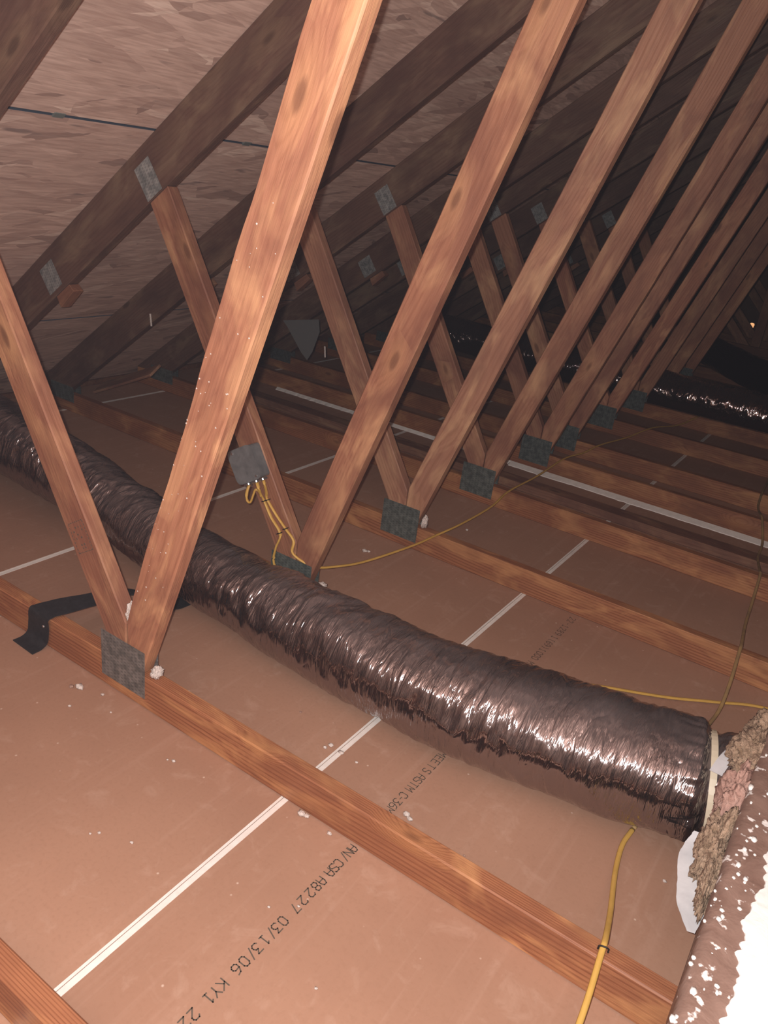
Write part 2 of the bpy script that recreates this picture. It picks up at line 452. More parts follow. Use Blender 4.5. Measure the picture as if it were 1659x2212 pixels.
# ------------------------------------------------------------------ trusses
def xl_l(z): return -0.060 - 0.613 * (z - 0.155)      # short web, outer edge
def xl_r(z): return xl_l(z) + 0.105
def xr_l(z): return 0.015 + 0.342 * (z - 0.219)       # long web, outer edge
def xr_r(z): return xr_l(z) + 0.093
def ztop(x): return ZR + PIT * x
CD = 0.1397 / CA                                       # vertical depth of the 2x6 top chord
def zbot(x): return ztop(x) - CD
def solve(f, g, lo, hi):                               # z where edge x=f(z) meets g(x)
    for _ in range(50):
        md = (lo + hi) / 2
        if md < g(f(md)): lo = md
        else: hi = md
    return (lo + hi) / 2
def web_short():
    za = solve(xl_l, zbot, 0.2, 2); zb = solve(xl_r, zbot, 0.2, 2)
    zc = 0.0915
    zr = 0.155 + (-0.060 + 0.105 - 0.012) / 0.613
    return [(xl_l(zc), zc), (0.012, zc), (0.012, zr), (xl_r(zb), zb - 0.001), (xl_l(za), za - 0.001)]
def web_long(wob=None):
    za = solve(xr_l, zbot, 0.2, 3); zb = solve(xr_r, zbot, 0.2, 3); zc = 0.0915
    xc = 0.0155; zx = 0.219 + (xc - 0.015) / 0.342
    left = [(xr_l(za), za - 0.001)]
    if wob:
        n = 46
        left = [(xr_l(zx + (za - zx) * (1 - i / n)) + wob(zx + (za - zx) * (1 - i / n)), zx + (za - zx) * (1 - i / n) - (0.001 if i == 0 else 0)) for i in range(n)]
    return [(xc, zc), (xr_r(zc), zc), (xr_r(zb), zb - 0.001)] + left + [(xc, zx)]
ang_s = math.atan2(1, -0.613); ang_l = math.atan2(1, 0.342)

def wane(z):
    return 0.008 * noise.noise(Vector((z * 3.3, 4.2, 0))) + 0.004 * noise.noise(Vector((z * 11, 1.2, 0))) - 0.010 * max(0, 1 - abs(z - 1.10) / 0.10) * 0.6

heel = solve(lambda z: z, lambda x: 0, -1, 1)
x_heel0 = (CH - ZR) / PIT                 # top of chord line at the top of the bottom chord
x_hb = (CH + 0.0015 + CD - ZR) / PIT      # underside of top chord at the bottom chord's top
ME = {}
ME['short'] = prism_mesh('web', web_short(), -H, H, ang_s, (-0.008, 0.155))
ME['long'] = prism_mesh('web', web_long(), -H, H, ang_l, (0.062, 0.219))
ME['long_wane'] = prism_mesh('web', web_long(wane), -H, H, ang_l, (0.062, 0.219), 0.0035)
ME['bottom'] = prism_mesh('bottom_chord', [(XL + 0.12, 0.0005), (XR - 0.12, 0.0005), (XR - 0.12, CH), (XL + 0.12, CH)], -H, H, 0.0, (0.0, 0.0))
ztc = [(x_hb, CH + 0.0015), (RX - 0.001, zbot(RX)), (RX - 0.001, ztop(RX) - 0.001), (x_heel0, CH + 0.0005)]
ME['top'] = prism_mesh('top_chord', ztc, -H, H, ANG, (0.0, ZR - 0.08))
mir = lambda P: [(2 * RX - x, z) for x, z in P]
ME['top_r'] = prism_mesh('top_chord', mir(ztc), -H, H, -ANG, (2 * RX, ZR - 0.08))
# far half of the truss: web from the ridge down to the far panel point
fx = 2.42
wl = [(fx - 0.05, 0.0915), (fx + 0.05, 0.0915), (RX + 0.17, zbot(RX) - 0.17 * PIT - 0.004), (RX + 0.05, zbot(RX) - 0.05 * PIT - 0.004)]
ME['far_long'] = prism_mesh('web', wl, -H, H, math.atan2(1, -0.8), (fx, 0.1))
ws = [(fx + 0.06, 0.0915), (fx + 0.16, 0.0915), (fx + 0.56, zbot(2 * RX - fx - 0.56) - 0.002), (fx + 0.45, zbot(2 * RX - fx - 0.45) - 0.002)]
ME['far_short'] = prism_mesh('web', ws, -H, H, math.atan2(1, 0.45), (fx + 0.1, 0.1))
# short block under the top chord by the splice
bx0, bx1 = -1.075, -0.995
ME['block'] = prism_mesh('blocking', [(bx0 + 0.02, zbot(bx0 + 0.02) - 0.050), (bx1 + 0.012, zbot(bx1 + 0.012) - 0.038), (bx1 - 0.012, zbot(bx1 - 0.012) - 0.002), (bx0, zbot(bx0) - 0.002)], -H, H, ANG, (-1.04, 0.75), 0.002)

dz0 = 0.0915
ME['far_diag'] = prism_mesh('web', [(0.02 - 0.06, dz0), (0.02 + 0.06, dz0), (0.02 + 0.06 - 0.62, dz0 + 0.62), (0.02 - 0.06 - 0.62, dz0 + 0.62)], -H, H, math.atan2(1, -1.0), (0.02, 0.10))
ME['far_post'] = prism_mesh('web', [(0.085, dz0), (0.174, dz0), (0.174, zbot(0.174) - 0.002), (0.085, zbot(0.085) - 0.002)], -H, H, math.pi / 2, (0.125, 0.10))
def plate_mesh(w, h):
    return box_mesh('nail_plate', (-w / 2, -0.0006, -h / 2), (w / 2, 0.0006, h / 2), 0.0)
ME['p_bottom'] = plate_mesh(0.153, 0.127)
ME['p_top'] = plate_mesh(0.072, 0.098)
ME['p_splice'] = plate_mesh(0.082, 0.088)
ME['p_heel'] = plate_mesh(0.17, 0.075)
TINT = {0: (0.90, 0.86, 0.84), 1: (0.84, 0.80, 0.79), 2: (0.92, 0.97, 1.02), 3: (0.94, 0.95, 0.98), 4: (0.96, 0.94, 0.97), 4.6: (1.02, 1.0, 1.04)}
LABEL = {
    -1: 'roof truss whose knotty bottom chord cuts off the white seam, away from every duct',
    0: 'roof truss with bright knotty long web and black strap over its bottom chord',
    1: 'roof truss carrying the grey junction box on its short web behind the big duct',
    2: 'roof truss one place beyond the junction box truss, with drooping cable',
    3: 'roof truss two places beyond the junction box truss, beside the flat wall plate',
    4: 'roof truss of the close-set pair standing against the white strip',
    4.6: 'roof truss of the close-set pair standing away from the white strip',
    5.6: 'roof truss one place beyond the close-set pair of trusses',
    6.6: 'roof truss standing right in front of the shiny far duct',
    7.6: 'roof truss standing right behind the shiny far duct',
    8.6: 'roof truss two places behind the shiny far duct, by the black duct',
}
def make_truss(k):
    root = empty('roof_truss', (0, k * S, 0))
    if k in LABEL: tag(root, LABEL[k], 'roof truss', 'roof trusses along the attic')
    else:
        nth = ('third', 'fourth', 'fifth', 'sixth', 'seventh', 'eighth', 'ninth', 'tenth', 'eleventh', 'twelfth', 'thirteenth')[int(round(k - 9.6))]
        tag(root, 'dim %s roof truss counted back from the shiny far duct' % nth, 'roof truss', 'roof trusses in the dark far end')
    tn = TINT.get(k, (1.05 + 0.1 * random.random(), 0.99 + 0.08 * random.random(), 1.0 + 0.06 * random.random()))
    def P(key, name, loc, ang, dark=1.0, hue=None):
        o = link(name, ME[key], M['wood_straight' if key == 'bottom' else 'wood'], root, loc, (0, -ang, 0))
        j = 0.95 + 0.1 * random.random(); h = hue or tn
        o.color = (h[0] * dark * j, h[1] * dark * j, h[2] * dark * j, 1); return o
    parts = {}
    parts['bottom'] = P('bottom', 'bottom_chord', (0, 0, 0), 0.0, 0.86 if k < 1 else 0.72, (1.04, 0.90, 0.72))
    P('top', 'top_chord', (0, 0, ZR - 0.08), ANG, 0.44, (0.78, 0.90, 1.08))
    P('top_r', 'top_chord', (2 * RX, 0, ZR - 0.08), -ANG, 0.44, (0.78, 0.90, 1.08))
    if k > 9:
        if k > 12:
            o2 = 0.0 if k < 14 else 0.17
            P('far_diag', 'web', (0.02 + o2, 0, 0.10), math.atan2(1, -1.0), 0.9)
            P('far_post', 'web', (0.125 + o2, 0, 0.10), math.pi / 2, 0.9)
        return root, parts
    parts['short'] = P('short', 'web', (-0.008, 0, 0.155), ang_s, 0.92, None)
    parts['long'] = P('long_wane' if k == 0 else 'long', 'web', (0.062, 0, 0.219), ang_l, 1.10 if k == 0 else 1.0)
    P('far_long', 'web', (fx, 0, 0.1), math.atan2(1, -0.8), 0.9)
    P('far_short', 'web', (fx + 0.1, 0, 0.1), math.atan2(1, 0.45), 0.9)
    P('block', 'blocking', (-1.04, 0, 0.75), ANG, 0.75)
    def PL(key, x, z, a, dz=0.0):
        for s in (-1, 1):
            o = link('nail_plate', ME[key], M['plate'], root, (x, s * (H + 0.0009), z), (0, -a, 0))
            o.color = (1.5, 1.6, 1.65, 1) if key in ('p_top', 'p_splice') else (0.95, 0.95, 0.95, 1) if k == 0 else ((0.62, 0.74, 0.72, 1) if k < 4 else (0.55, 0.68, 0.68, 1))
    PL('p_bottom', 0.0, 0.093, 0.0)
    PL('p_top', -0.626, 1.128, ANG)
    PL('p_splice', -1.10, 0.778, ANG)
    PL('p_heel', x_heel0 + 0.20, 0.088, 0.0)
    PL('p_bottom', fx + 0.05, 0.093, 0.0)
    return root, parts
TR = {k: make_truss(k) for k in KS}

# grade stamp printed on the nearest short web
tr0, pr0 = TR[0]
bm = bmesh.new()
def dash(u, v, du, dv):
    add_box(bm, (u, -H - 0.0005, v), (u + du, -H - 0.0001, v + dv))
for i in range(9):
    dash(0.22 + i * 0.0085, 0.028, 0.005, 0.002); dash(0.22 + i * 0.0085, -0.030, 0.005, 0.002)
for i in range(7):
    dash(0.22, -0.028 + i * 0.0085, 0.002, 0.005); dash(0.293, -0.028 + i * 0.0085, 0.002, 0.005)
for j in range(4):
    for i in range(7):
        if random.random() < 0.7: dash(0.228 + i * 0.0085, -0.018 + j * 0.011, 0.004, 0.004 * random.random() + 0.002)
link('grade_stamp', from_bm('grade_stamp', bm), M['ink'], pr0['short'])

# ------------------------------------------------------------------ printed lettering on the drywall
G = {
    'A': [[(0, 0), (0, 4), (1, 6), (3, 6), (4, 4), (4, 0)], [(0, 2.6), (4, 2.6)]],
    'B': [[(0, 0), (0, 6), (3, 6), (4, 5), (3, 3.2), (0, 3.2)], [(3, 3.2), (4, 2), (3, 0), (0, 0)]],
    'C': [[(4, 5), (3, 6), (1, 6), (0, 5), (0, 1), (1, 0), (3, 0), (4, 1)]],
    'E': [[(4, 6), (0, 6), (0, 0), (4, 0)], [(0, 3.2), (3, 3.2)]],
    'S': [[(4, 5.2), (3.4, 6), (0.8, 6), (0, 5), (0.4, 3.6), (3.6, 2.6), (4, 1.2), (3.2, 0), (0.6, 0), (0, 0.8)]],
    'T': [[(0, 6), (4, 6)], [(2, 6), (2, 0)]],
    'M': [[(0, 0), (0, 6), (2, 3), (4, 6), (4, 0)]],
    'N': [[(0, 0), (0, 6), (4, 0), (4, 6)]],
    'K': [[(0, 0), (0, 6)], [(4, 6), (0, 2.6)], [(1.2, 3.4), (4, 0)]],
    'Y': [[(0, 6), (2, 3.2), (4, 6)], [(2, 3.2), (2, 0)]],
    '/': [[(0.4, -0.4), (3.4, 6.4)]], '-': [[(0.6, 3), (3.2, 3)]],
    '(': [[(2.8, 6.4), (1.6, 5), (1.6, 1), (2.8, -0.4)]], ')': [[(1.2, 6.4), (2.4, 5), (2.4, 1), (1.2, -0.4)]],
    '0': [[(1, 0), (0, 1.2), (0, 4.8), (1, 6), (3, 6), (4, 4.8), (4, 1.2), (3, 0), (1, 0)]],
    '1': [[(0.8, 5), (2, 6), (2, 0)], [(0.6, 0), (3.4, 0)]],
    '2': [[(0, 5), (0.8, 6), (3.2, 6), (4, 5), (4, 3.8), (0, 0), (4, 0)]],
    '3': [[(0, 6), (4, 6), (1.8, 3.6), (3.2, 3.4), (4, 2.2), (4, 1), (3, 0), (0.8, 0), (0, 0.8)]],
    '6': [[(3.6, 6), (1.4, 5.4), (0, 3), (0, 1), (1, 0), (3, 0), (4, 1), (4, 2.2), (3, 3.2), (0.4, 3.0)]],
    '7': [[(0, 6), (4, 6), (1.4, 0)]],
    '8': [[(1, 3.2), (0, 4.4), (0.8, 6), (3.2, 6), (4, 4.4), (3, 3.2), (1, 3.2), (0, 1.6), (0.8, 0), (3.2, 0), (4, 1.6), (3, 3.2)]],
    '9': [[(0.4, 0), (2.6, 0.6), (4, 3), (4, 5), (3, 6), (1, 6), (0, 5), (0, 3.8), (1, 2.8), (3.6, 3.0)]],
}
def text_mesh(name, chars, xc, h=0.019, cw=0.0115, stroke=0.0022):
    bm = bmesh.new()
    for ch, y in chars:
        for line in G[ch]:
            pts = [(xc - h / 2 + v / 6 * h, y + cw / 2 - u / 4 * cw) for u, v in line]   # reads towards -Y, tops towards +X
            for (xa, ya), (xb, yb) in zip(pts, pts[1:]):
                d = Vector((xb - xa, yb - ya)); ln = d.length
                if ln < 1e-6: continue
                d /= ln; nrm = Vector((-d.y, d.x)) * stroke / 2; e = d * stroke * 0.35
                q = [(xa - e.x - nrm.x, ya - e.y - nrm.y), (xb + e.x - nrm.x, yb + e.y - nrm.y), (xb + e.x + nrm.x, yb + e.y + nrm.y), (xa - e.x + nrm.x, ya - e.y + nrm.y)]
                vs = [bm.verts.new((a, b, 0.0004)) for a, b in q]
                f = bm.faces.new(vs)
    for f in bm.faces:
        if f.normal.z < 0: f.normal_flip()
    me = bpy.data.meshes.new(name); bm.to_mesh(me); bm.free(); return me
near = list(zip('AN/CSA', (-0.030, -0.044, -0.058, -0.077, -0.091, -0.105))) + list(zip('A8227', (-0.130, -0.146, -0.164, -0.185, -0.206))) + \
    list(zip('03/13/06', (-0.240, -0.257, -0.271, -0.288, -0.307, -0.321, -0.338, -0.356))) + list(zip('KY1', (-0.389, -0.404, -0.419))) + list(zip('22', (-0.451, -0.469)))
mid = list(zip('MEETS', (0.331, 0.313, 0.296, 0.277, 0.257))) + list(zip('ASTM', (0.232, 0.217, 0.201, 0.184))) + list(zip('C-36', (0.158, 0.147, 0.134, 0.118))) + [('M', 0.1025)]
far = list(zip('22-1289', (1.171, 1.150, 1.128, 1.108, 1.088, 1.068, 1.048))) + list(zip('1(69)1', (1.020, 0.998, 0.980, 0.962, 0.944, 0.926))) + list(zip('000', (0.905, 0.888, 0.870))) + [('M', 0.838)]
sh, scx, scy = text_sheet
for chars, mat, st in ((near, M['ink'], 0.0024), (mid, M['ink'], 0.0021), (far, M['ink_far'], 0.0026)):
    link('printed_lettering', text_mesh('printed_lettering', chars, 0.6975, stroke=st), mat, sh, (-scx, -scy, 0.0))

# ------------------------------------------------------------------ flexible ducts
def duct_mesh(name, pts, radii, step=0.0045, seg=120, amp=0.006, lump=0.007, seed=0.0, squash=0.93, gather=None):
    path0 = smooth_path(pts, 40); rr0 = []
    nseg = len(pts) - 1
    for i in range(len(path0)):
        t = i / 40; a = min(int(t), nseg - 1); f = t - a; f = f * f * (3 - 2 * f)
        rr0.append(radii[a] * (1 - f) + radii[a + 1] * f)
    # resample evenly
    L = [0.0]
    for a, b in zip(path0, path0[1:]): L.append(L[-1] + (b - a).length)
    n = int(L[-1] / step); path = []; rad = []; j = 0
    for i in range(n + 1):
        s = L[-1] * i / n
        while j < len(L) - 2 and L[j + 1] < s: j += 1
        f = (s - L[j]) / max(1e-9, L[j + 1] - L[j])
        path.append(path0[j].lerp(path0[j + 1], f)); rad.append(rr0[j] * (1 - f) + rr0[j + 1] * f)
    bm = bmesh.new(); rings = []
    for i, p in enumerate(path):
        d = (path[min(i + 3, n)] - path[max(i - 3, 0)]).normalized()
        s = d.cross(Vector((0, 0, 1))).normalized(); u = s.cross(d).normalized()
        s_len = i * step; ring = []
        for k in range(seg):
            th = 2 * math.pi * k / seg; c, sn = math.cos(th), math.sin(th)
            # crinkles run round the duct with a slight slant; a coil shows faintly through
            q = s_len + 0.035 * math.sin(th + 1.0 + 2.0 * noise.noise(Vector((s_len * 1.4, seed, 1.0))))
            w1 = noise.noise(Vector((q * 38, c * 1.5 + seed, sn * 1.5)))
            w2 = 1 - 2.4 * abs(noise.noise(Vector((q * 85, c * 2.2 + 5, sn * 2.2 + seed))))
            w3 = noise.noise(Vector((q * 9, c * 1.2 + 9 + seed, sn * 1.2)))
            act = 0.55 + 0.75 * max(-0.4, noise.noise(Vector((s_len * 2.6, c * 0.9, sn * 0.9 + seed))))
            w4 = 1 - 2.2 * abs(noise.noise(Vector((q * 15 + 1.5 * sn, c * 1.1 + 3, sn * 1.1 + seed))))
            r = rad[i] + lump * w3 + amp * 0.7 * act * w4 + amp * act * ((1 - abs(w1) * 2) * 0.8 + 0.34 * w2)
            if gather:      # lengthwise folds where the jacket is drawn in under its tie
                g = max(0.0, 1 - abs(p.x - gather) / 0.10) * min(1.0, abs(p.x - 1.233) / 0.022)
                if g > 0: r += 0.011 * g * g * (1 - 2.5 * abs(noise.noise(Vector((c * 5.5, sn * 5.5, p.x * 5))))) + 0.004 * g * noise.noise(Vector((c * 14, sn * 14, p.x * 9)))
            ring.append(bm.verts.new(p + s * r * c + u * r * sn * squash))
        rings.append(ring)
    for a, b in zip(rings, rings[1:]):
        for k in range(seg): bm.faces.new((a[k], a[(k + 1) % seg], b[(k + 1) % seg], b[k]))
    bm.faces.new(rings[0]); bm.faces.new(list(reversed(rings[-1])))
    return from_bm(name, bm, True)

dp = [(-1.72, 0.44, 0.245), (-1.30, 0.475, 0.205), (-0.95, 0.490, 0.165), (-0.62, 0.478, 0.128), (-0.32, 0.435, 0.112), (0.0, 0.395, 0.115), (0.3, 0.368, 0.122),
      (0.6, 0.362, 0.128), (0.82, 0.388, 0.134), (1.02, 0.425, 0.136), (1.14, 0.452, 0.138), (1.200, 0.464, 0.142), (1.232, 0.470, 0.145), (1.292, 0.482, 0.150)]
dr = [0.135, 0.130, 0.118, 0.102, 0.100, 0.106, 0.115, 0.122, 0.131, 0.132, 0.131, 0.126, 0.104, 0.116]
duct = empty('flexible_duct', (0.3, 0.368, 0.0)); tag(duct, 'long crinkled silvery-black flexible duct lying between the two nearest trusses', 'duct')
o = link('jacket', duct_mesh('jacket', dp, dr, seed=1.7, gather=1.228), M['foil'], duct); o.matrix_parent_inverse = duct.matrix_world.inverted(); o.location = (-0.3, -0.368, 0.006)
# nylon tie round the neck
bm = bmesh.new()
rings = []
ctr = Vector((1.233, 0.470, 0.145)); ax = Vector((0.92, 0.22, 0.12)).normalized()
sd = ax.cross(Vector((0, 0, 1))).normalized(); up = sd.cross(ax)
NS = 48
for k in range(NS):
    th = 2 * math.pi * k / NS; dr_ = sd * math.cos(th) + up * math.sin(th) * 0.95
    wdt = 0.0065
    rings.append([bm.verts.new(ctr + dr_ * (0.1155 + dd) + ax * aa) for dd, aa in ((-0.002, -wdt), (0.002, -wdt), (0.002, wdt), (-0.002, wdt))])
for i in range(NS):
    a, b = rings[i], rings[(i + 1) % NS]
    for k in range(4): bm.faces.new((a[k], a[(k + 1) % 4], b[(k + 1) % 4], b[k]))
o = link('nylon_tie', from_bm('nylon_tie', bm), M['tie'], duct, (-0.3, -0.368, 0)); o['label'] = 'cream nylon tie'

duct2 = link('flexible_duct', duct_mesh('flexible_duct', [(-1.75, 4.36, 0.175), (-1.2, 4.33, 0.165), (-0.6, 4.30, 0.15), (0.0, 4.30, 0.142), (0.6, 4.29, 0.140), (1.3, 4.31, 0.140), (2.2, 4.33, 0.140)],
    [0.125, 0.128, 0.125, 0.130, 0.130, 0.130, 0.130], step=0.008, seg=72, amp=0.012, lump=0.008, seed=4.4), M['foil_dark'])
tag(duct2, 'far crinkled duct with glittering highlights lying behind the row of web joints', 'duct')
duct3 = link('flexible_duct', duct_mesh('flexible_duct', [(-0.85, 7.1, 0.225), (-0.45, 6.55, 0.222), (0.0, 5.95, 0.220), (0.35, 5.45, 0.220), (0.72, 5.02, 0.222), (1.3, 4.78, 0.225), (2.1, 4.74, 0.225)],
    [0.125] * 7, step=0.012, seg=56, amp=0.003, lump=0.006, seed=8.1), M['foil_black'])
tag(duct3, 'smooth black duct crossing the trusses at a slant behind the glittering far duct', 'duct')

# ------------------------------------------------------------------ duct board box at the end of the big duct
BX, BT = 1.300, 0.330
box = empty('duct_box', (1.75, 0.0, CH)); tag(box, 'duct board box with white sealant top and brown fibrous edge beside the duct end', 'duct box')
def under(o, root):
    o.parent = root; o.location = Vector(o.location) - root.location; return o
bm = bmesh.new(); add_box(bm, (BX + 0.004, -0.62, CH + 0.002), (2.25, 0.62, BT - 0.003))
bmesh.ops.bevel(bm, geom=list(bm.edges), offset=0.006, segments=2, affect='EDGES')
under(link('body', from_bm('body', bm), M['duct_board']), box)
# top facing: a band of brown facing along the rim
bm = bmesh.new(); n = 150; rows = []
for i in range(n + 1):
    y = -0.62 + 1.14 * i / n
    e = 0.006 * noise.noise(Vector((y * 14, 0, 3))) + 0.003 * noise.noise(Vector((y * 60, 0, 3)))
    prof = [(BX + 0.002 + e * 0.4, BT - 0.034), (BX - 0.002 + e * 0.5, BT - 0.016), (BX + 0.002 + e * 0.3, BT - 0.003), (BX + 0.012, BT + 0.002 + 0.001 * noise.noise(Vector((y * 50, 1, 1)))), (BX + 0.030, BT + 0.0015 + 0.002 * noise.noise(Vector((y * 40, 2, 1)))), (BX + 0.075, BT + 0.0005)]
    rows.append([bm.verts.new((x, y, z)) for x, z in prof])
for a, b in zip(rows, rows[1:]):
    for k in range(5): bm.faces.new((a[k], a[k + 1], b[k + 1], b[k]))
o = under(link('rim_facing', from_bm('rim_facing', bm, True), M['duct_board']), box); o['label'] = 'brown glossy rim with white flecks'
# white sealant with a ragged edge
bm = bmesh.new(); n = 420; rows = []
for i in range(n + 1):
    y = -0.615 + 1.205 * i / n
    e = 0.012 * noise.noise(Vector((y * 9, 5, 0))) + 0.009 * noise.noise(Vector((y * 34, 5, 2))) + 0.006 * noise.noise(Vector((y * 90, 5, 4)))
    x0 = BX + 0.050 + e + 0.010 * max(0, (y - 0.0))
    rows.append([bm.verts.new((x, y, z)) for x, z in ((x0, BT + 0.0005), (x0 + 0.001, BT + 0.0032), (x0 + 0.02, BT + 0.0045), (2.2, BT + 0.004))])
for a, b in zip(rows, rows[1:]):
    for k in range(3): bm.faces.new((a[k], a[k + 1], b[k + 1], b[k]))
o = under(link('sealant_coat', from_bm('sealant_coat', bm), M['mastic']), box); o['label'] = 'white sealant with ragged edge'
# sealant drips on the rim
bm = bmesh.new()
for i in range(70):
    y = random.uniform(-0.35, 0.42); x = BX + random.uniform(0.0, 0.040)
    sz = random.uniform(0.0015, 0.0045) * (1.4 if random.random() < 0.2 else 1.0)
    z = BT + (0.001 if x > BX + 0.01 else -0.003)
    mt = Matrix.Translation((x, y, z)) @ Matrix.Diagonal((sz, sz * random.uniform(1, 2.2), sz * 0.6, 1))
    bmesh.ops.create_icosphere(bm, subdivisions=1, radius=1.0, matrix=mt)
o = under(link('sealant_spatter', from_bm('sealant_spatter', bm, True), M['mastic']), box); o['kind'] = 'stuff'
# torn fibreglass on the face round the duct neck
for i, (p, s, mt) in enumerate([((1.287, 0.30, 0.255), (0.030, 0.075, 0.065), 'fibre_pink'), ((1.286, 0.18, 0.235), (0.026, 0.070, 0.070), 'fibreglass'), ((1.288, 0.42, 0.290), (0.034, 0.085, 0.045), 'fibreglass'),
                               ((1.282, 0.24, 0.175), (0.030, 0.050, 0.050), 'fibreglass'), ((1.292, 0.10, 0.245), (0.014, 0.060, 0.050), 'fibreglass'), ((1.300, 0.50, 0.305), (0.030, 0.060, 0.035), 'fibreglass'), ((1.284, 0.36, 0.185), (0.024, 0.055, 0.050), 'fibre_pink')]):
    under(link('torn_fibreglass', lump_mesh('torn_fibreglass', s, 3 + i, 0.42, 5), M[mt], None, p), box)
# tapes
pth = smooth_path([(1.250, 0.222, 0.222), (1.254, 0.198, 0.212), (1.261, 0.160, 0.204), (1.272, 0.120, 0.198), (1.283, 0.070, 0.194), (1.293, 0.030, 0.192)], 6)
wd = []
for i in range(len(pth)):
    t = i / (len(pth) - 1)
    wd.append((0.010 + 0.038 * min(1, t / 0.35) if t < 0.75 else 0.048 - 0.036 * (t - 0.75) / 0.25) + 0.003 * noise.noise(Vector((t * 18, 0, 0))))
o = under(link('tape_flap', ribbon_mesh('tape_flap', pth, wd, [Vector((1, 0.25, 0.05))] * len(pth), 0.0008), M['tape']), box); o['label'] = 'pale grey torn tape hanging loose'
pth = smooth_path([(1.272, 0.475, 0.288), (1.262, 0.430, 0.286), (1.250, 0.385, 0.280), (1.243, 0.345, 0.268)], 6)
under(link('tape_strip', ribbon_mesh('tape_strip', pth, [0.024] * len(pth), [Vector((1, -0.1, 0.15))] * len(pth), 0.0008), M['tape']), box)

# ------------------------------------------------------------------ junction box
JA = ang_s - math.pi / 2
jb = empty('junction_box', (-0.171, S - H, 0.408)); jb.rotation_euler = (0, -JA, 0)
tag(jb, 'square grey steel junction box with rounded cover fixed to a wooden web', 'junction box')
def rounded_plate(name, w, h, y0, y1, r):
    bm = bmesh.new(); pts = []
    for cx, cz, a0 in ((w / 2 - r, h / 2 - r, 0), (-w / 2 + r, h / 2 - r, 90), (-w / 2 + r, -h / 2 + r, 180), (w / 2 - r, -h / 2 + r, 270)):
        for j in range(4):
            a = math.radians(a0 + 30 * j); pts.append((cx + r * math.cos(a), cz + r * math.sin(a)))
    a = [bm.verts.new((x, y0, z)) for x, z in pts]; b = [bm.verts.new((x, y1, z)) for x, z in pts]
    bm.faces.new(a); bm.faces.new(list(reversed(b))); n = len(pts)
    for i in range(n): bm.faces.new((a[i], b[i], b[(i + 1) % n], a[(i + 1) % n]))
    return from_bm(name, bm)
link('body', rounded_plate('body', 0.100, 0.100, -0.038, -0.0015, 0.010), M['box_metal'], jb)
link('cover', rounded_plate('cover', 0.104, 0.104, -0.0405, -0.0385, 0.018), M['box_metal'], jb)
for sx, sz in ((-0.030, 0.041), (0.034, -0.041)):
    bm = bmesh.new(); bmesh.ops.create_cone(bm, cap_ends=True, segments=10, radius1=0.0042, radius2=0.0036, depth=0.003, matrix=Matrix.Translation((sx, -0.042, sz)) @ Matrix.Rotation(math.pi / 2, 4, 'X'))
    link('screw', from_bm('screw', bm), M['shiny'], jb)
for sx in (-0.028, 0.006, 0.034):
    bm = bmesh.new(); add_box(bm, (sx - 0.011, -0.032, -0.060), (sx + 0.011, -0.010, -0.0515))
    bmesh.ops.bevel(bm, geom=list(bm.edges), offset=0.002, segments=1, affect='EDGES')
    cl = link('cable_clamp', from_bm('cable_clamp', bm), M['shiny'], jb)

# ------------------------------------------------------------------ cables
def cable(name, pts, label, rx=0.0055, rz=0.0035, mat='cable', staples=(), n=10, group=None):
    bm = bmesh.new(); tube_bm(bm, smooth_path(pts, n), rx, rz, 8)
    o = link('electric_cable', from_bm(name, bm, True), M[mat]); tag(o, label, 'cable', group)
    for p, rot in staples:
        b2 = bmesh.new()
        tube_bm(b2, [Vector((-0.0085, 0, -0.003)), Vector((-0.0080, 0, 0.0045)), Vector((-0.004, 0, 0.0065)), Vector((0.004, 0, 0.0065)), Vector((0.0080, 0, 0.0045)), Vector((0.0085, 0, -0.003))], 0.0016, 0.0016, 6, Vector((0, 1, 0)))
        link('cable_staple', from_bm('cable_staple', b2), M['black'], o, p, rot)
    return o
zt = CH + 0.006
c1 = cable('electric_cable', [(1.205, -0.61, zt), (1.203, -0.42, 0.055), (1.200, -0.24, 0.045), (1.194, -0.11, 0.070), (1.184, -0.015, zt), (1.180, 0.02, zt), (1.165, 0.12, 0.055), (1.140, 0.25, 0.018), (1.128, 0.34, 0.006), (1.132, 0.40, 0.006)],
    'yellow cable stapled across the near chord and slipping under the big duct', staples=[((1.184, -0.004, zt), (0, 0, 0.25))])
cable('electric_cable', [(1.133, 0.405, 0.006), (1.140, 0.46, 0.006), (1.165, 0.545, 0.040), (1.172, 0.60, zt), (1.176, 0.66, zt - 0.004), (1.183, 0.82, 0.055), (1.192, 0.93, 0.050), (1.190, 1.04, 0.070), (1.180, 1.192, zt), (1.176, 1.25, zt), (1.160, 1.45, 0.062), (1.150, 1.62, 0.060), (1.137, 1.80, zt), (1.128, 1.85, zt), (1.098, 2.06, 0.060), (1.085, 2.25, 0.055), (1.045, 2.42, zt), (1.03, 2.47, zt), (1.0, 2.62, 0.08), (0.985, 2.80, zt), (0.97, 3.10, 0.07), (0.95, 3.42, zt), (0.93, 3.75, 0.06), (0.92, 4.0, zt)],
    'dusty brown cable emerging from under the big duct and snaking over the far chords', rx=0.005, rz=0.0035, mat='cable_dusty')
JX, JZ, JY = -0.171, 0.408, S - H
def jl(x, y, z):     # junction box frame -> world
    ca, sa = math.cos(JA), math.sin(JA)
    return (JX + x * ca - z * sa, JY + y, JZ + x * sa + z * ca)
r_st = (math.pi / 2, 0, 0)
def stp(p): return (p, (math.pi / 2, -JA, 0))
yf = -0.0045
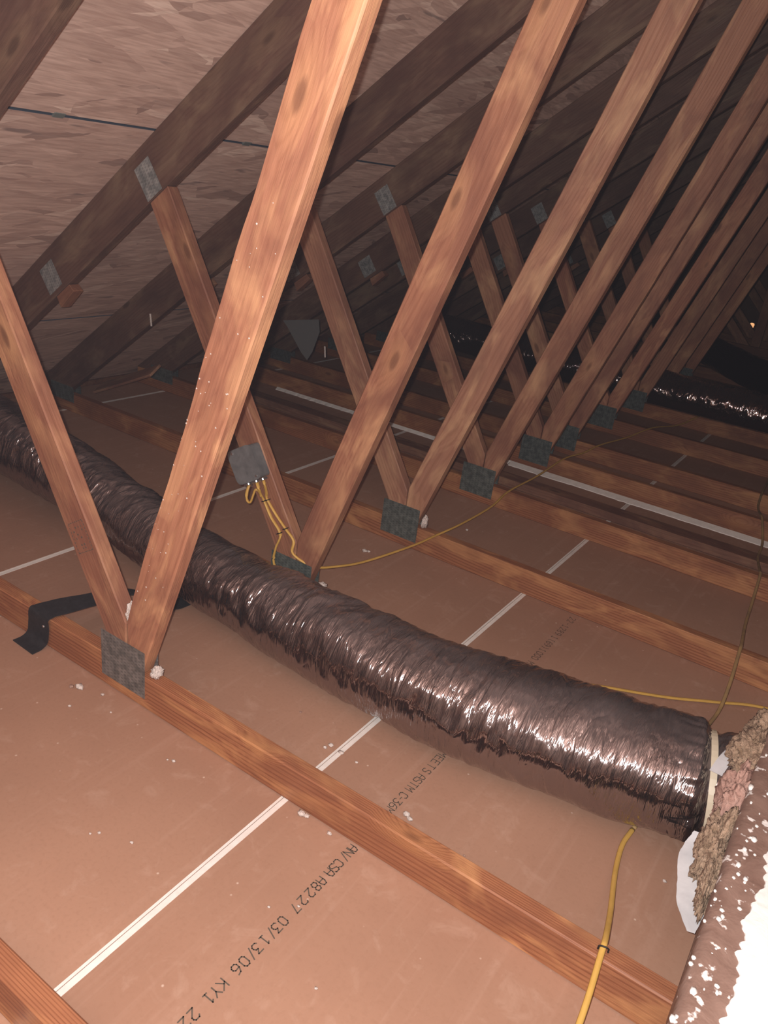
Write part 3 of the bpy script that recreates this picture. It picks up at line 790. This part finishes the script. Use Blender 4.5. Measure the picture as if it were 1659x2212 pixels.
cable('electric_cable', [jl(0.006, -0.020, -0.058), jl(0.010, -0.026, -0.078), jl(-0.002, -0.016, -0.094), jl(-0.008, yf, -0.115), jl(-0.004, yf, -0.17), jl(0.008, yf, -0.225), (-0.056, JY - 0.009, 0.172), (-0.060, JY - 0.010, 0.13), (-0.045, JY - 0.006, 0.104), (0.02, JY + 0.006, zt), (0.25, JY + 0.018, zt), (0.50, JY + 0.022, zt), (0.66, JY + 0.05, zt), (0.80, JY + 0.14, 0.055), (0.91, 0.845, 0.022), (1.06, 0.945, 0.010), (1.17, 1.02, 0.010), (1.30, 1.10, 0.010), (1.55, 1.15, 0.010), (1.85, 1.12, 0.010)],
    'yellow cable running from the junction box along the chord behind the big duct', staples=[stp(jl(-0.007, yf, -0.118)), stp(jl(0.006, yf, -0.222))])
cable('electric_cable', [jl(0.034, -0.020, -0.058), jl(0.036, -0.024, -0.074), jl(0.020, -0.012, -0.096), jl(0.006, yf, -0.115), jl(0.018, yf, -0.165), jl(0.036, yf, -0.215), jl(0.050, yf, -0.255), (0.012, JY - 0.010, 0.178), (0.070, JY + 0.02, 0.148), (0.098, 0.70, 0.128), (0.118, 0.82, 0.110), (0.150, 1.04, 0.100), (0.160, 1.19, zt), (0.178, 1.34, zt + 0.004), (0.170, 1.60, 0.088), (0.152, 1.80, zt), (0.150, 2.10, 0.086), (0.150, 2.42, zt), (0.175, 2.62, 0.088), (0.195, 2.81, zt), (0.24, 3.12, 0.085), (0.29, 3.42, zt), (0.36, 3.74, 0.07), (0.42, 4.0, zt)],
    'yellow cable drooping from the junction box web across the far chords', rx=0.0048, rz=0.0035, staples=[stp(jl(0.007, yf, -0.118)), stp(jl(0.036, yf, -0.214))])
cable('electric_cable', [jl(-0.028, -0.020, -0.058), jl(-0.040, -0.030, -0.080), jl(-0.048, -0.030, -0.100), jl(-0.040, -0.028, -0.108), jl(-0.022, -0.024, -0.090), jl(-0.010, -0.020, -0.078), jl(-0.004, -0.014, -0.088), jl(-0.006, -0.012, -0.102)],
    'short loop of yellow cable hanging under the junction box', rx=0.005)

# ------------------------------------------------------------------ black strap
SPT = [(-0.215, 0.40, 0.004, 0.05), (-0.222, 0.31, 0.012, 0.05), (-0.232, 0.245, 0.080, 0.05), (-0.248, 0.17, 0.104, 0.052), (-0.275, 0.09, 0.102, 0.062), (-0.306, 0.022, 0.0965, 0.076), (-0.315, -0.008, 0.0945, 0.080), (-0.319, -0.0235, 0.086, 0.082), (-0.324, -0.0235, 0.050, 0.083), (-0.330, -0.0255, 0.018, 0.083), (-0.332, -0.040, 0.005, 0.086), (-0.333, -0.066, 0.003, 0.088)]
sp = smooth_path([q[:3] for q in SPT], 8)
wds = [q.x for q in smooth_path([(q[3], 0, 0) for q in SPT], 8)]
dirs = [Vector((1.0, 0.34 if i < 32 else max(0.0, 0.34 * (1 - (i - 32) / 12)), 0)) for i in range(len(sp))]
st = link('duct_strap', ribbon_mesh('duct_strap', sp, wds, dirs, 0.0025), M['strap']); tag(st, 'wide black webbing strap draped over the nearest chord and running under the duct', 'strap')
bm = bmesh.new(); bmesh.ops.create_icosphere(bm, subdivisions=2, radius=0.0045, matrix=Matrix.Translation((-0.300, -0.0255, 0.062)) @ Matrix.Diagonal((1, 0.5, 1, 1)))
link('nail_head', from_bm('nail_head', bm, True), M['shiny'], st)

# ------------------------------------------------------------------ wall plate, plaster strip
wp = link('wall_top_plate', box_mesh('wall_top_plate', (-1.9, 2.078, 0.001), (3.4, 2.167, 0.038), 0.003), M['wood']); wp.color = (0.55, 0.55, 0.58, 1)
tag(wp, 'flat dusty grey-brown board lying between two bottom chords beside the white strip', 'board')
bm = bmesh.new(); n = 500; rows = []
for i in range(n + 1):
    x = -1.62 + 4.3 * i / n
    e = 0.007 * noise.noise(Vector((x * 5, 1, 0))) + 0.006 * noise.noise(Vector((x * 40, 1, 0)))
    wv = 0.010 if x < -0.1 else 0.030
    y0 = 2.386 - wv - max(-0.006, e); y1 = 2.392
    rows.append([bm.verts.new(p) for p in ((x, y0, 0.0008), (x, y0 + 0.002, 0.004), (x, y1, 0.016), (x, y1, 0.0008))])
for a, b in zip(rows, rows[1:]):
    for k in range(4): bm.faces.new((a[k], a[(k + 1) % 4], b[(k + 1) % 4], b[k]))
bm.faces.new(rows[0]); bm.faces.new(list(reversed(rows[-1])))
pl = link('plaster_strip', from_bm('plaster_strip', bm), M['white_paper']); tag(pl, 'long rough white plaster strip along the foot of a bottom chord', 'plaster strip')

# ------------------------------------------------------------------ insulation fluff and crumbs
FL = [((0.013, -0.004, 0.228), (0.009, 0.013, 0.026), 'white fluff wedged between the two webs of the strap truss', 'fluff'),
      ((0.094, 0.001, 0.104), (0.011, 0.015, 0.014), 'white fluff tucked behind the nearest nail plate on the chord', 'fluff'),
      ((0.092, 2 * S, 0.112), (0.009, 0.014, 0.022), 'white fluff at the plate of the truss beyond the junction box', 'fluff'),
      ((0.104, S - 0.002, 0.099), (0.013, 0.016, 0.009), 'white fluff at the foot of the junction box truss webs', 'fluff')]
for i, (p, s, lb, mt) in enumerate(FL):
    o = link('insulation_fluff', lump_mesh('insulation_fluff', s, 20 + i, 0.5, 4), M[mt], None, p); tag(o, lb, 'insulation')
CR = [((-0.095, -0.072), 0.010, 'pale'), ((-0.112, -0.082), 0.006, 'brown'), ((-0.035, -0.052), 0.0045, 'pale'), ((-0.054, -0.129), 0.004, 'pale'), ((0.259, -0.095), 0.0045, 'pale'), ((0.245, -0.100), 0.0028, 'pale'),
      ((0.301, -0.320), 0.0035, 'pale'), ((0.290, -0.332), 0.0028, 'pale'), ((0.366, -0.296), 0.0035, 'pale'), ((0.566, -0.030), 0.009, 'pale'), ((0.578, -0.027), 0.006, 'pale'), ((0.733, 0.113), 0.008, 'pale'), ((0.745, 0.108), 0.006, 'pale'),
      ((0.484, 0.176), 0.006, 'pale'), ((0.478, 0.162), 0.0045, 'pale'), ((0.517, 0.172), 0.006, 'pale'), ((0.561, 0.171), 0.0035, 'pale'), ((-0.041, 1.054), 0.009, 'pale'), ((-0.030, 1.063), 0.006, 'pale'), ((0.128, 1.507), 0.006, 'pale'),
      ((1.226, 0.311), 0.004, 'pale'), ((0.031, -0.080), 0.003, 'pale'), ((0.356, 0.221), 0.0035, 'brown'), ((0.640, -0.012 - 0.02), 0.005, 'pale'), ((0.70, -0.2), 0.003, 'pale'), ((0.66, -0.235), 0.003, 'pale'), ((0.82, -0.30), 0.003, 'pale'), ((0.88, 0.10), 0.003, 'brown')]
for i, ((x, y), r, kind) in enumerate(CR):
    o = link('insulation_crumb', lump_mesh('insulation_crumb', (r, r * 0.8, r * 0.6), 40 + i, 0.5, 2), M['fluff' if kind == 'pale' else 'fluff_dim'], None, (x, y, r * 0.55))
    own = {0: 'largest white fluff crumb on the drywall in front of the nearest nail plate', 9: 'white fluff crumb against the near chord where the white seam passes under it', 11: 'white fluff crumb behind the near chord beside the printed lettering',
           13: 'white fluff crumb beside the white seam between near chord and big duct', 15: 'white fluff crumb sitting on the white seam between near chord and big duct', 17: 'white fluff crumb on the dark drywall under the drooping yellow cable',
           19: 'white fluff crumb on the dark drywall beyond the drooping cable'}
    if i in own: tag(o, own[i], 'insulation')
    else: tag(o, ('tiny %s insulation crumb lying loose on the brown drywall' % ('white' if kind == 'pale' else 'brown')), 'insulation', 'white crumbs on the drywall' if kind == 'pale' else 'brown crumbs on the drywall')
# dust specks clinging to the nearest long web
bm = bmesh.new()
for i in range(46):
    z = random.uniform(0.3, 0.85) if i < 34 else random.uniform(0.85, 1.2)
    x = random.uniform(xr_l(z) + 0.004, xr_r(z) - 0.006); r = random.uniform(0.0008, 0.0022)
    bmesh.ops.create_icosphere(bm, subdivisions=1, radius=1, matrix=Matrix.Translation((x, -H - 0.0004, z)) @ Matrix.Diagonal((r, r * 0.5, r, 1)))
for i in range(60):
    z = random.uniform(0.35, 0.95); r = random.uniform(0.0008, 0.0022)
    bmesh.ops.create_icosphere(bm, subdivisions=1, radius=1, matrix=Matrix.Translation((xr_l(z) + 0.001, -H + random.uniform(0, 0.006), z)) @ Matrix.Diagonal((r, r, r, 1)))
o = link('insulation_specks', from_bm('insulation_specks', bm), M['fluff'], TR[0][0]); o['kind'] = 'stuff'

# ------------------------------------------------------------------ small things near the eave and far end
bm = bmesh.new()
pts = [(-1.115, 0.545), (-0.905, 0.590), (-0.895, 0.535), (-0.930, 0.435), (-0.957, 0.392), (-0.995, 0.420), (-1.040, 0.470), (-1.085, 0.520)]
yy = 3 * S - H - 0.012
a = [bm.verts.new((x, yy + 0.03 * (0.6 - z), z)) for x, z in pts]; b = [bm.verts.new((x, yy + 0.002 + 0.03 * (0.6 - z), z)) for x, z in pts]
bm.faces.new(a); bm.faces.new(list(reversed(b)))
for i in range(len(pts)): bm.faces.new((a[i], b[i], b[(i + 1) % len(pts)], a[(i + 1) % len(pts)]))
o = link('paper_flap', from_bm('paper_flap', bm), M['flap']); tag(o, 'grey pointed paper flap hanging under a top chord near the eave', 'paper flap')
for p, lb in (((-1.32, 2 * S - H - 0.006, 0.550), 'small pale sealant drip hanging in the dark eave'), ((-0.86, 3 * S - H - 0.008, 0.452), 'small pale sealant drip hanging beside the grey paper flap')):
    bm = bmesh.new(); tube_bm(bm, smooth_path([(0, 0, 0.026), (0.003, 0, 0.01), (0.006, 0, -0.012), (0.008, 0, -0.024)], 4), 0.004, 0.004, 7, Vector((0, 1, 0)))
    o = link('sealant_drip', from_bm('sealant_drip', bm, True), M['fluff'], None, p); tag(o, lb, 'sealant')
t = NT('warm_glow'); t.set(Base_Color=(0.8, 0.5, 0.3, 1)); t.b.inputs['Emission Color'].default_value = (1.0, 0.50, 0.22, 1); t.b.inputs['Emission Strength'].default_value = 0.85
bm = bmesh.new(); add_box(bm, (-0.026, -0.012, 0.0), (0.022, 0.012, 0.095))
bmesh.ops.bevel(bm, geom=list(bm.edges), offset=0.008, segments=2, affect='EDGES')
lt = link('glowing_lamp', from_bm('glowing_lamp', bm), t.mat, None, (-0.14, 14.6 * S, CH + 0.001), (0, 0.2, 0.4))
tag(lt, 'tiny orange light glowing in the dark far end of the attic', 'lamp')
# pale scrap of board leaning at the eave
ln = math.hypot(0.40, 0.18)
sc = link('wood_scrap', box_mesh('wood_scrap', (-ln / 2, -0.04, -0.006), (ln / 2, 0.04, 0.006), 0.002), M['wood'], None, (-1.60, 2 * S + 0.075, 0.215), (0.5, -math.atan2(0.18, 0.40), 0)); sc.color = (0.8, 0.85, 0.9, 1)
tag(sc, 'thin pale wood scrap leaning beside a truss heel in the dark eave', 'wood scrap')
